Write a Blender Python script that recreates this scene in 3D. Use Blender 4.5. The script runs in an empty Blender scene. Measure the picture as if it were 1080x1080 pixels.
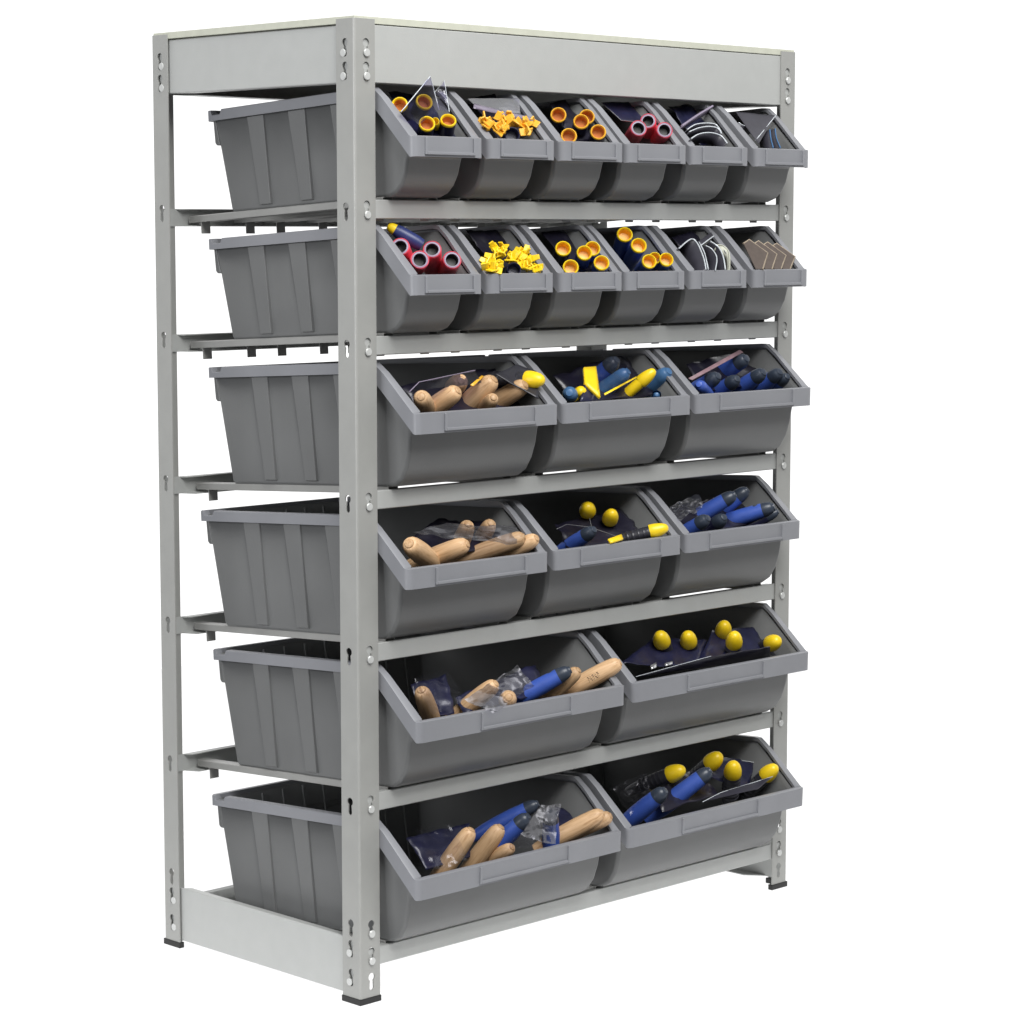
import bpy, bmesh, math, random
from mathutils import Vector, Matrix, noise
random.seed(7)
C = bpy.context.scene.collection
sc = bpy.context.scene
# ------------------------------------------------------------------ camera
CP = Vector((-2.4565, -2.7896, 1.143)); PITCH = -0.1082; YAW = 0.7827; FL = 2.5008
CF = Vector((math.cos(PITCH)*math.sin(YAW), math.cos(PITCH)*math.cos(YAW), math.sin(PITCH)))
CR = Vector((math.cos(YAW), -math.sin(YAW), 0)); CU = CR.cross(CF)
cam = bpy.data.objects.new('camera', bpy.data.cameras.new('camera')); C.objects.link(cam)
cam.location = CP; cam.rotation_euler = (math.pi/2+PITCH, 0, -YAW)
cam.data.sensor_width = 36; cam.data.lens = 36*FL; cam.data.clip_end = 200; cam.data.clip_start = .05
sc.camera = cam

def ray(px, py):                       # direction through a point of the photograph (used to read real positions off it)
    return (CF + CR*((px-540)/1080/FL) - CU*((py-540)/1080/FL)).normalized()

# ------------------------------------------------------------------ materials
def nodes(name):
    m = bpy.data.materials.new(name); m.use_nodes = True
    nt = m.node_tree; b = nt.nodes['Principled BSDF']
    return m, nt, b
def mat(name, col, rough=.5, metal=0., var=.06, scale=30., bump=.0, bscale=400., spec=.5, stretch=None, coat=0.):
    m, nt, b = nodes(name)
    tc = nt.nodes.new('ShaderNodeTexCoord'); mp = nt.nodes.new('ShaderNodeMapping')
    nt.links.new(tc.outputs['Object'], mp.inputs['Vector'])
    if stretch: mp.inputs['Scale'].default_value = stretch
    n = nt.nodes.new('ShaderNodeTexNoise'); n.inputs['Scale'].default_value = scale; n.inputs['Detail'].default_value = 6
    nt.links.new(mp.outputs['Vector'], n.inputs['Vector'])
    r = nt.nodes.new('ShaderNodeValToRGB'); r.color_ramp.elements[0].position = .3; r.color_ramp.elements[1].position = .7
    r.color_ramp.elements[0].color = [c*(1-var) for c in col]+[1]; r.color_ramp.elements[1].color = [min(1, c*(1+var)) for c in col]+[1]
    nt.links.new(n.outputs['Fac'], r.inputs['Fac']); nt.links.new(r.outputs['Color'], b.inputs['Base Color'])
    b.inputs['Roughness'].default_value = rough; b.inputs['Metallic'].default_value = metal
    b.inputs['Specular IOR Level'].default_value = spec; b.inputs['Coat Weight'].default_value = coat
    if metal > .05 or 'plastic' in name:
        n3 = nt.nodes.new('ShaderNodeTexNoise'); n3.inputs['Scale'].default_value = 9; n3.inputs['Detail'].default_value = 3
        nt.links.new(tc.outputs['Object'], n3.inputs['Vector'])
        m3 = nt.nodes.new('ShaderNodeMapRange'); m3.inputs['To Min'].default_value = rough-.12; m3.inputs['To Max'].default_value = rough+.12
        nt.links.new(n3.outputs['Fac'], m3.inputs['Value']); nt.links.new(m3.outputs['Result'], b.inputs['Roughness'])
    if bump:
        n2 = nt.nodes.new('ShaderNodeTexNoise'); n2.inputs['Scale'].default_value = bscale; n2.inputs['Detail'].default_value = 4
        nt.links.new(tc.outputs['Object'], n2.inputs['Vector'])
        bp = nt.nodes.new('ShaderNodeBump'); bp.inputs['Strength'].default_value = bump; bp.inputs['Distance'].default_value = .001
        nt.links.new(n2.outputs['Fac'], bp.inputs['Height']); nt.links.new(bp.outputs['Normal'], b.inputs['Normal'])
    return m
M = {}
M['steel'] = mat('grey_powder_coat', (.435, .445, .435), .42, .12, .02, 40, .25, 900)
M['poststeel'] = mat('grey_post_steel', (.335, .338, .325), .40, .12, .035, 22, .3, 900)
M['darkblue'] = mat('dark_blue_grip', (.02, .032, .13), .4, 0, .1, 50)
M['smoke'] = mat('smoky_grip', (.10, .10, .125), .25, 0, .15, 60, coat=.4)
M['stamp'] = mat('burnt_stamp', (.05, .025, .012), .8)
M['slat'] = mat('grey_slat_steel', (.33, .33, .32), .4, .25, .06, 20, .2, 700)
M['stud'] = mat('rivet_steel', (.56, .57, .56), .32, .2, .03)
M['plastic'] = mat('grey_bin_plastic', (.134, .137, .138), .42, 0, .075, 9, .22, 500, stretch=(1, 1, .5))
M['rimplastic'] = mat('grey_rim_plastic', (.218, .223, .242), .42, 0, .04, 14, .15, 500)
M['board'] = mat('cream_board', (.50, .51, .43), .6, 0, .05, 60)
M['underside_shade'] = mat('painted_underside_shade', (.085, .07, .055), .8, 0, .15, 60)  # shade beneath the top board, put into the colour
M['black'] = mat('black_rubber', (.012, .012, .012), .5)
M['blackgrip'] = mat('black_grip', (.030, .030, .038), .34, 0, .1, 80)
M['yellow'] = mat('yellow_plastic', (.86, .60, .012), .38, 0, .04, 60)
M['amber'] = mat('amber_plastic', (.80, .42, .03), .42, 0, .08, 60)
M['orange'] = mat('orange_foam', (.50, .165, .03), .7, 0, .18, 120)
M['blue'] = mat('blue_grip', (.045, .10, .42), .42, 0, .10, 50, .3, 500)
M['teal'] = mat('steel_blue_grip', (.05, .13, .27), .4, 0, .10, 50)
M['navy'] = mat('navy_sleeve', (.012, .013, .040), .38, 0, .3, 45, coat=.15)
M['cap'] = mat('slate_cap', (.03, .04, .06), .38, 0, .12, 60)
M['red'] = mat('red_grip', (.78, .085, .13), .34, 0, .08, 60)
M['ringgrey'] = mat('grey_ring', (.26, .22, .30), .5)
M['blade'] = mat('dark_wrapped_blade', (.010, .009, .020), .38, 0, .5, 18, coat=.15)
M['sheet'] = mat('dark_sheet', (.035, .034, .045), .45, 0, .15, 40)
M['edge'] = mat('pale_edge', (.62, .66, .70), .35, .1)
M['tan'] = mat('tan_card', (.085, .066, .056), .7, 0, .1, 120)
M['tanedge'] = mat('tan_card_edge', (.33, .27, .20), .7, 0, .15, 150)
M['lav'] = mat('pale_sleeve', (.17, .145, .20), .25, 0, .2, 30, coat=.5)
M['pink'] = mat('pink_card', (.24, .15, .17), .5, 0, .25, 60)
M['silver'] = mat('silver_ferrule', (.55, .55, .56), .25, .8)

def wood(name, a, b_, c_):
    m, nt, b = nodes(name)
    tc = nt.nodes.new('ShaderNodeTexCoord'); mp = nt.nodes.new('ShaderNodeMapping'); mp.inputs['Scale'].default_value = (1, 1, .10)
    oi = nt.nodes.new('ShaderNodeObjectInfo'); ad = nt.nodes.new('ShaderNodeVectorMath'); ad.operation = 'ADD'
    sc_ = nt.nodes.new('ShaderNodeVectorMath'); sc_.operation = 'SCALE'; sc_.inputs['Scale'].default_value = 1
    nt.links.new(tc.outputs['Object'], mp.inputs['Vector']); nt.links.new(mp.outputs['Vector'], ad.inputs[0]); nt.links.new(oi.outputs['Random'], ad.inputs[1])
    n = nt.nodes.new('ShaderNodeTexNoise'); n.inputs['Scale'].default_value = 260; n.inputs['Detail'].default_value = 5; n.inputs['Distortion'].default_value = .6
    nt.links.new(ad.outputs['Vector'], n.inputs['Vector'])
    r = nt.nodes.new('ShaderNodeValToRGB'); cr = r.color_ramp
    cr.elements[0].position = .33; cr.elements[0].color = (*a, 1); cr.elements[1].position = .66; cr.elements[1].color = (*b_, 1)
    e = cr.elements.new(.45); e.color = (*c_, 1)
    nt.links.new(n.outputs['Fac'], r.inputs['Fac'])
    hs = nt.nodes.new('ShaderNodeHueSaturation'); mr = nt.nodes.new('ShaderNodeMapRange'); mr.inputs['To Min'].default_value = .8; mr.inputs['To Max'].default_value = 1.15
    nt.links.new(oi.outputs['Random'], mr.inputs['Value']); nt.links.new(mr.outputs['Result'], hs.inputs['Value'])
    nt.links.new(r.outputs['Color'], hs.inputs['Color']); nt.links.new(hs.outputs['Color'], b.inputs['Base Color'])
    b.inputs['Roughness'].default_value = .5
    return m
M['wood'] = wood('beech_wood', (.41, .24, .12), (.62, .41, .235), (.54, .345, .185))
M['endgrain'] = wood('beech_end_grain', (.34, .19, .09), (.50, .33, .18), (.44, .27, .14))

def film(name, tint=(1, 1, 1), fac=.5, rough=.12):
    m = bpy.data.materials.new(name); m.use_nodes = True; nt = m.node_tree; nt.nodes.clear()
    out = nt.nodes.new('ShaderNodeOutputMaterial'); mx = nt.nodes.new('ShaderNodeMixShader')
    tr = nt.nodes.new('ShaderNodeBsdfTransparent'); tr.inputs['Color'].default_value = (*tint, 1)
    gl = nt.nodes.new('ShaderNodeBsdfGlossy'); gl.inputs['Roughness'].default_value = rough; gl.inputs['Color'].default_value = (.8, .8, .85, 1)
    fr = nt.nodes.new('ShaderNodeFresnel'); fr.inputs['IOR'].default_value = 1.6
    mu = nt.nodes.new('ShaderNodeMath'); mu.operation = 'MULTIPLY_ADD'; mu.inputs[1].default_value = .55; mu.inputs[2].default_value = fac
    tc = nt.nodes.new('ShaderNodeTexCoord'); n = nt.nodes.new('ShaderNodeTexNoise'); n.inputs['Scale'].default_value = 60; n.inputs['Detail'].default_value = 3
    n.inputs['Distortion'].default_value = 2
    bp = nt.nodes.new('ShaderNodeBump'); bp.inputs['Strength'].default_value = .08; bp.inputs['Distance'].default_value = .003
    nt.links.new(tc.outputs['Object'], n.inputs['Vector']); nt.links.new(n.outputs['Fac'], bp.inputs['Height'])
    nt.links.new(bp.outputs['Normal'], gl.inputs['Normal']); nt.links.new(bp.outputs['Normal'], fr.inputs['Normal'])
    nt.links.new(fr.outputs['Fac'], mu.inputs[0]); nt.links.new(mu.outputs['Value'], mx.inputs['Fac'])
    nt.links.new(tr.outputs['BSDF'], mx.inputs[1]); nt.links.new(gl.outputs['BSDF'], mx.inputs[2]); nt.links.new(mx.outputs['Shader'], out.inputs['Surface'])
    return m
M['film'] = film('clear_film', (.90, .90, .94), .0, .2)
M['tintfilm'] = film('violet_film', (.62, .60, .78), .03, .15)

# ------------------------------------------------------------------ mesh helpers
def link(name, bm, m, parent=None, smooth=None, bevel=None, solid=None, mw=None):
    bmesh.ops.recalc_face_normals(bm, faces=bm.faces)
    me = bpy.data.meshes.new(name); bm.to_mesh(me); bm.free()
    for k in (m if isinstance(m, (list, tuple)) else [m]): me.materials.append(M[k])
    o = bpy.data.objects.new(name, me); C.objects.link(o)
    if parent: o.parent = parent
    if smooth is not None: me.shade_smooth(); me.set_sharp_from_angle(angle=math.radians(smooth))
    if bevel:
        b = o.modifiers.new('bevel', 'BEVEL'); b.width = bevel; b.segments = 2; b.limit_method = 'ANGLE'; b.angle_limit = math.radians(35); b.harden_normals = False
    if solid:
        s = o.modifiers.new('solid', 'SOLIDIFY'); s.thickness = solid; s.offset = 0
    if mw is not None: o.matrix_world = mw
    return o
def box(bm, a, b):
    xs, ys, zs = zip(a, b); vs = [bm.verts.new((x, y, z)) for z in zs for y in ys for x in xs]
    for f in ((0, 2, 3, 1), (4, 5, 7, 6), (0, 1, 5, 4), (2, 6, 7, 3), (0, 4, 6, 2), (1, 3, 7, 5)): bm.faces.new([vs[i] for i in f])
def prism(bm, pts, d):                  # polygon of 3-D points pushed along d
    d = Vector(d); a = [bm.verts.new(p) for p in pts]; b = [bm.verts.new(Vector(p)+d) for p in pts]
    bm.faces.new(a); bm.faces.new(b[::-1]); n = len(pts)
    for i in range(n): bm.faces.new((a[i], a[(i+1) % n], b[(i+1) % n], b[i]))
def lathe(bm, prof, n=28, mi=0, oval=1.0):
    rings = []
    for (z, r) in prof:
        if r < 1e-6: rings.append([bm.verts.new((0, 0, z))])
        else: rings.append([bm.verts.new((r*math.cos(2*math.pi*i/n), oval*r*math.sin(2*math.pi*i/n), z)) for i in range(n)])
    for A, B in zip(rings, rings[1:]):
        for i in range(n):
            j = (i+1) % n
            if len(A) == 1 and len(B) == 1: continue
            if len(A) == 1: f = bm.faces.new((A[0], B[j], B[i]))
            elif len(B) == 1: f = bm.faces.new((A[i], A[j], B[0]))
            else: f = bm.faces.new((A[i], A[j], B[j], B[i]))
            f.material_index = mi
def empty(name, loc, mw=None):
    o = bpy.data.objects.new(name, None); C.objects.link(o); o.empty_display_size = .05
    if mw is not None: o.matrix_world = mw
    else: o.location = loc
    return o
def tag(o, label, cat, group=None, kind=None):
    if label: o['label'] = label
    if cat: o['category'] = cat
    if group: o['group'] = group
    if kind: o['kind'] = kind
    return o
def kids(o): return [c for c in o.children]
def copy_tree(o, parent=None):
    c = o.copy(); C.objects.link(c); c.parent = parent
    for ch in kids(o): copy_tree(ch, c)
    return c

# plate with key-shaped holes, from a filled 2-D curve turned into a mesh
def keyhole(cx, cz, r=.0062, s=.0034, L=.0160):
    pts = []
    a0 = math.asin(s/r)
    n = 18
    for i in range(n+1):
        a = -math.pi/2 + a0 + (2*math.pi-2*a0)*i/n
        pts.append((cx+r*math.cos(a), cz+r*math.sin(a)))
    zb = cz-L
    for i in range(7):
        a = math.pi + math.pi*i/6
        pts.append((cx+s*math.cos(a)*1.25, zb+s*math.sin(a)*1.25))
    return pts
def plate(outer, holes, th):
    cu = bpy.data.curves.new('plate', 'CURVE'); cu.dimensions = '2D'; cu.fill_mode = 'BOTH'; cu.extrude = th/2
    for pts in [outer]+holes:
        sp = cu.splines.new('POLY'); sp.points.add(len(pts)-1); sp.use_cyclic_u = True
        for p, q in zip(sp.points, pts): p.co = (q[0], q[1], 0, 1)
    o = bpy.data.objects.new('plate', cu); C.objects.link(o)
    dg = bpy.context.evaluated_depsgraph_get(); me = bpy.data.meshes.new_from_object(o.evaluated_get(dg))
    bpy.data.objects.remove(o); bpy.data.curves.remove(cu)
    return me

# ------------------------------------------------------------------ the rack
W, D, H, PW = 1.0, .4775, 1.45, .0395
S = [1.1923, .9943, .7678, .5416, .3171, .0827]
TOPZ = 1.4423
rack = empty('shelving_rack', (0, 0, 0))
tag(rack, 'grey steel boltless shelving rack with six bin shelves, cream top board and black feet', 'shelving rack')

front_holes = [TOPZ-.0262, TOPZ-.0595] + [s-.0075 for s in S[:5]] + [.1205, .0790, .040]
side_holes = [TOPZ-.0262, TOPZ-.0595] + [s-.0105 for s in S[:5]] + [.122, .0905, .0465]
def make_post(name, sx, sy, origin):
    # corner of the L at origin, plates run sx along x and sy along y
    bm = bmesh.new(); th = .002; R = .0035
    hc = .0225
    me = plate([(R, .008), (PW, .008), (PW, H), (R, H)], [keyhole(hc, z) for z in front_holes], th)
    b2 = bmesh.new(); b2.from_mesh(me)
    for v in b2.verts: v.co = Vector((v.co.x*sx, (th/2+v.co.z)*sy, v.co.y))
    tmp = bpy.data.meshes.new('t'); b2.to_mesh(tmp); bm.from_mesh(tmp); b2.free()
    me = plate([(R, .008), (PW, .008), (PW, H), (R, H)], [keyhole(hc-.002, z) for z in side_holes], th)
    b2 = bmesh.new(); b2.from_mesh(me)
    for v in b2.verts: v.co = Vector(((th/2+v.co.z)*sx, v.co.x*sy, v.co.y))
    tmp = bpy.data.meshes.new('t'); b2.to_mesh(tmp); bm.from_mesh(tmp); b2.free()
    # rounded corner
    n = 6; po = []; pi_ = []
    for i in range(n+1):
        a = math.pi + (math.pi/2)*i/n
        po.append((R+R*math.cos(a), R+R*math.sin(a))); pi_.append((R+(R-th)*math.cos(a), R+(R-th)*math.sin(a)))
    ring = po + pi_[::-1]
    prism(bm, [(x*sx, y*sy, .008) for x, y in ring], (0, 0, H-.008))
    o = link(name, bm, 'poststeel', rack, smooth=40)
    o.location = origin
    fb = bmesh.new(); g = .0015
    a = [(-g, -g), (PW+g, -g), (PW+g, .008), (.008, .008), (.008, PW+g), (-g, PW+g)]
    prism(fb, [(x*sx, y*sy, 0) for x, y in a], (0, 0, .0095))
    f = link('foot', fb, 'black', o, bevel=.001)
    return o
make_post('post', 1, 1, (0, 0, 0)); make_post('post', -1, 1, (W, 0, 0))
make_post('post', 1, -1, (0, D, 0)); make_post('post', -1, -1, (W, D, 0))

def stud(parent, p, axis, sgn):
    bm = bmesh.new(); lathe(bm, [(0, .0040), (.0042, .0040), (.0042, .0058), (.0052, .0058), (.0060, .0050), (.0063, 0)], 20)
    o = link('stud', bm, 'stud', parent, smooth=35)
    if axis == 'y': o.rotation_euler = (math.pi/2*sgn, 0, 0)      # sgn 1: head faces -y
    else: o.rotation_euler = (0, -math.pi/2*sgn, 0)               # sgn 1: head faces -x
    o.location = p
def beam_profile(h, t=.002, top=.012, bot=.026):
    # (depth inward, z) from z=0 at the top down to -h, folded sheet
    return [(0, 0), (top, 0), (top, -t), (t, -t), (t, -h+t), (bot, -h+t), (bot, -h), (0, -h)]
def make_beam(axis, face, inward, ztop, h, stud_z, a0, a1, name='shelf_beam', chamfer=.03):
    bm = bmesh.new(); t = .0018
    def P(l, d, z): return (l, face+inward*d, z) if axis == 'x' else (face+inward*d, l, z)
    dv = (a1-a0, 0, 0) if axis == 'x' else (0, a1-a0, 0)
    prism(bm, [P(a0, d, ztop+z) for d, z in [(0, -.0012), (.0012, 0), (t, 0), (t, -h), (.0012, -h), (0, -h+.0012)]], dv)
    e0, e1 = a0+PW-.002, a1-PW+.002
    prism(bm, [P(e0, t+.0002, ztop-.0002), P(e1, t+.0002, ztop-.0002), P(e1-.008, .012, ztop-.0002), P(e0+.008, .012, ztop-.0002)], (0, 0, -.0015))
    prism(bm, [P(e0, t+.0002, ztop-h+.0002), P(e1, t+.0002, ztop-h+.0002), P(e1-chamfer, .026, ztop-h+.0002), P(e0+chamfer, .026, ztop-h+.0002)], (0, 0, .0015))
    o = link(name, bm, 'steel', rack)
    for z in stud_z:
        for l in (a0+.0225-.003, a1-.0225+.003):
            p = P(l, 0, z); stud(o, p, 'y' if axis == 'x' else 'x', inward)
    return o
HB = .0276
e = .003
tz = [TOPZ-.0262-.0145, TOPZ-.0595-.0145]
for face, inw in ((.0026, 1), (D-.0026, -1)):
    make_beam('x', face, inw, TOPZ, .0828, tz, e, W-e, 'top_beam')
    for i, s in enumerate(S):
        dz = 0 if inw > 0 else -.010
        zz = [s-.022] if i < 5 else [.1205-.0145, .0790-.0145]
        make_beam('x', face, inw, s+dz, HB, zz, e, W-e, chamfer=.012)
for face, inw in ((.0048, 1), (W-.0048, -1)):
    make_beam('y', face, inw, TOPZ-.0008, .082, tz, e+.002, D-e-.002, 'top_beam')
    make_beam('y', face, inw, .0985, .0864, [.0905-.0145, .0465-.0145], e+.002, D-e-.002, 'side_beam')
bm = bmesh.new(); box(bm, (.0022, .0022, TOPZ+.0012), (W-.0022, D-.0022, 1.4535))
tb = link('top_board', bm, 'board', rack, bevel=.0006)
bm = bmesh.new(); box(bm, (PW+.001, .030, TOPZ-.0035), (W-PW-.001, D-.030, TOPZ-.0016)); link('underside_shade', bm, 'underside_shade', tb)  # added dark sheet, stands in for the shade under the board

TILT = .057
def slat(x, s):
    bm = bmesh.new(); w = .010; t = .0012; L = D-.018
    # inverted channel, local y along the depth
    prism(bm, [(-w, 0, -.011), (-w, 0, -.001), (-w+.0015, 0, 0), (w-.0015, 0, 0), (w, 0, -.001), (w, 0, -.011), (w-t, 0, -.011), (w-t, 0, -t), (-w+t, 0, -t), (-w+t, 0, -.011)], (0, L, 0))
    # hooks at the front and at the rear
    box(bm, (-.009, .020, -.0340), (.009, .0215, -t))
    box(bm, (-.009, L-.030, -.0290), (.009, L-.0285, -t))
    o = link('slat', bm, 'slat', rack, bevel=.0008)
    o.location = (x, .008, s+.0045); o.rotation_euler = (-TILT, 0, 0)
CEN = [[.115, .2685, .420, .5665, .721, .878]]*2 + [[.196, .503, .812], [.188, .495, .803], [.268, .733], [.262, .7225]]
OFF = [.045, .045, .118, .118, .195, .195]
for i, s in enumerate(S):
    for c in CEN[i]:
        for sg in (-1, 1):
            x = c+sg*OFF[i]
            slat(min(max(x, .062), W-.062), s)

# ------------------------------------------------------------------ bins
SPEC = {  # width, top, slope start v, lip top (v,w), lip bottom (v,w), rear v, front wall curve
 'small': dict(w=.140, top=.153, v0=.000, lt=(-.0808, .076), lb=(-.0790, .0465), rear=.393, curve=[(-.047, .060), (-.045, .043), (-.040, .026), (-.031, .013), (-.018, .004), (-.003, 0)], hold=.100, nb=2),
 'medium': dict(w=.295, top=.179, v0=.004, lt=(-.0838, .103), lb=(-.0815, .072), rear=.404, curve=[(-.051, .085), (-.048, .065), (-.044, .045), (-.036, .024), (-.024, .009), (-.008, .001), (.004, 0)], hold=.190, nb=6),
 'large': dict(w=.445, top=.181, v0=.000, lt=(-.0900, .102), lb=(-.0870, .070), rear=.397, curve=[(-.054, .085), (-.051, .065), (-.046, .045), (-.037, .023), (-.023, .008), (-.007, .001), (.004, 0)], hold=.195, nb=9)}
def insetf(sp, w): return .0185 - .0105*(w/sp['top'])       # wall inset from the rim's outer edge
def make_bin(kind):
    sp = SPEC[kind]; hw = sp['w']/2; top = sp['top']
    root = empty('storage_bin', (0, 0, 0))
    bm = bmesh.new()
    lt, lb = sp['lt'], sp['lb']; v0 = sp['v0']
    # wall line just under the rim
    u = ((lt[0]+lb[0])/2+.010, (lt[1]+lb[1])/2)
    path = [(u[0]+.002, u[1]-.002)] + sp['curve'] + [(sp['rear']-.036, -.005), (sp['rear']-.031, -.002), (sp['rear']-.012, top-.006)]
    path = [(lt[0]+.0105, lt[1]-.010), (lb[0]+.0095, lb[1]+.005), (sp['curve'][1][0]-.003, lb[1]+.004)] + [c for c in sp['curve'] if c[1] < lb[1]-.001] + path[-3:]
    path = [(v, w-.005*max(0, 1-w/.03)) for v, w in path[:-3]]+path[-3:]
    L = [bm.verts.new((-hw+insetf(sp, w), v, w)) for v, w in path]
    R_ = [bm.verts.new((hw-insetf(sp, w), v, w)) for v, w in path]
    for i in range(len(path)-1): bm.faces.new((L[i], L[i+1], R_[i+1], R_[i]))
    slope = (top-lt[1]-.001)/(v0-lt[0]-.0105)
    tl = [(v0+.004, top-.010)]
    for sgn, V in ((-1, L), (1, R_)):
        ex = [bm.verts.new((sgn*(hw-insetf(sp, w)), v, w)) for v, w in tl]
        bm.faces.new(V+ex)
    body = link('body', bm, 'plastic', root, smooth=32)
    b = body.modifiers.new('bevel', 'BEVEL'); b.width = .004; b.segments = 3; b.limit_method = 'ANGLE'; b.angle_limit = math.radians(50)
    s = body.modifiers.new('solid', 'SOLIDIFY'); s.thickness = .0022; s.offset = 0
    # ribs on the side walls (tapering, with a straight rear edge) and inside the rear wall
    rb = bmesh.new()
    for sgn in (-1, 1):
        for vc in (.271, .174, .077):
            zt, zb = top-.017, .000
            wt, wb = .040, .024
            xt = hw-insetf(sp, zt)-.0008; xb = hw-insetf(sp, zb)-.0008
            o_t, o_b = .0046, .0062
            # straight edge towards the front, slanted edge towards the rear
            q = [(sgn*xt, vc-.012, zt), (sgn*xt, vc-.012+wt+.004, zt), (sgn*xb, vc-.008+wb+.002, zb), (sgn*xb, vc-.011, zb)]
            p = [(sgn*(xt+o_t), vc-.010, zt), (sgn*(xt+o_t), vc-.012+wt, zt), (sgn*(xb+o_b), vc-.008+wb, zb+.002), (sgn*(xb+o_b), vc-.009, zb+.002)]
            a = [rb.verts.new(v) for v in q]; c = [rb.verts.new(v) for v in p]
            rb.faces.new(a); rb.faces.new(c[::-1])
            for i in range(4): rb.faces.new((a[i], a[(i+1) % 4], c[(i+1) % 4], c[i]))
    n = sp['nb']; ww = hw-.03
    for i in range(n):
        x = -ww + 2*ww*(i+.5)/n
        y0, y1 = sp['rear']-.034, sp['rear']-.015
        pts = [(x-.0018, y0, .004), (x-.0018, y0-.004, .004), (x-.0018, y1-.004, top-.01), (x-.0018, y1, top-.01)]
        prism(rb, pts, (.0036, 0, 0))
    link('ribs', rb, 'plastic', root, bevel=.0008)
    # rim: a band swept round the opening; station = outer x, outer v, top w, bottom w, inward direction
    FL_ = .0115
    st = []
    r = .011
    rear = sp['rear']
    ht = .0165
    def side(v, wt, wb, nx=1., nv=0.): return (-hw, v, wt, wb, nx, nv)
    st = [(-hw+.006, rear, top, top-ht, .3, -1), (-hw, rear-.006, top, top-ht, 1, -.3),
          side(rear-.012, top, top-ht), side(rear-.015, top-.0075, top-ht), side(rear-.034, top-.0075, top-ht), side(rear-.038, top, top-ht),
          side(v0+.028, top, top-ht), side(v0+.012, top, top-.0215), side(v0+.003, top-.0010, top-.030)]
    cw = lt[1]; cb = lb[1]
    # slope down to the front corner
    vs = lt[0]+.0115
    for k in range(1, 5):
        v = v0+.003+(vs-(v0+.003))*k/4
        wt = top + (v-v0)*slope
        st.append(side(v, min(wt, top), wt-.037*(.86+.14*0)))
    # rounded corner in plan
    for k in range(1, 5):
        a = math.pi/2*k/5
        x = -hw+r-r*math.cos(a); v = lt[0]+r-r*math.sin(a)
        wt = cw
        st.append((x, v, wt, cb+(wt-cw)*.6, math.cos(a), math.sin(a)))
    st.append((-hw+r+.002, lt[0], cw, cb, 0, 1))
    full = st + [(-x, v, wt, wb, -nx, nv) for (x, v, wt, wb, nx, nv) in st[::-1]]
    bm = bmesh.new(); rings = []
    ld = lb[0]-lt[0]
    for (x, v, wt, wb, nx, nv) in full:
        l = max(abs(nx), abs(nv)); nx, nv = nx/l, nv/l
        dd = ld*max(0., nv)             # the lip leans back under its top edge
        up = FL_*slope*max(0, nv)*.25
        fw = insetf(sp, wt)+.0032 if nv <= 0 else FL_*(1-min(1, nv)) + min(1, nv)*FL_
        if abs(nx) > .5: fw = max(fw, insetf(sp, wt)+.0032)
        rings.append([bm.verts.new(c) for c in ((x, v+dd, wb), (x, v, wt-.001), (x+nx*.0012, v+nv*.0012, wt), (x+nx*fw, v+nv*fw, wt+.0003), (x+nx*fw, v+nv*fw, wt-.006), (x+nx*.004, v+nv*.004, wt-.006), (x+nx*.003, v+dd+nv*.003, wb))])
    N = len(rings)
    for i in range(N):
        A, B = rings[i], rings[(i+1) % N]
        for j in range(7): bm.faces.new((A[j], A[(j+1) % 7], B[(j+1) % 7], B[j]))
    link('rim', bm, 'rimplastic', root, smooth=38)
    # label holder on the lip: two uprights and a bottom bar
    bm = bmesh.new(); hh = sp['hold']/2
    def lp(x, f, o): # f 0..1 down the lip, o outwards
        n = Vector((0, -(lt[1]-lb[1]), -ld)).normalized()
        return Vector((x, lt[0]+ld*f, lt[1]+(lb[1]-lt[1])*f)) + n*o
    for x0, x1, f0, f1 in ((-hh, -hh+.004, .07, .90), (hh-.004, hh, .07, .90), (-hh+.004, hh-.004, .76, .90)):
        prism(bm, [lp(x0, f0, -.001), lp(x1, f0, -.001), lp(x1, f1, -.001), lp(x0, f1, -.001)], lp(0, 0, .0042)-lp(0, 0, 0))
    link('label_holder', bm, 'rimplastic', root, bevel=.0007)
    # hanging lip at the rear
    bm = bmesh.new()
    yr = rear-.012
    prism(bm, [(-hw+.010, yr+.001, top-.012), (-hw+.010, rear-.0045, top-.012), (-hw+.010, rear-.007, top-.050), (-hw+.010, rear-.011, top-.054), (-hw+.010, yr-.007, top-.054)], (sp['w']-.020, 0, 0))
    link('rear_hook', bm, 'plastic', root, bevel=.0015)
    return root
proto = {}
ROWKIND = ['small', 'small', 'medium', 'medium', 'large', 'large']
ROWV = [0, .001, 0, .012, 0, 0]
BINS = {}
ROWN = ['top row', 'second row', 'third row', 'fourth row', 'fifth row', 'bottom row']
POSN = {6: ['leftmost', 'second', 'third', 'fourth', 'fifth', 'rightmost'], 3: ['left', 'middle', 'right'], 2: ['left', 'right']}
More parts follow.
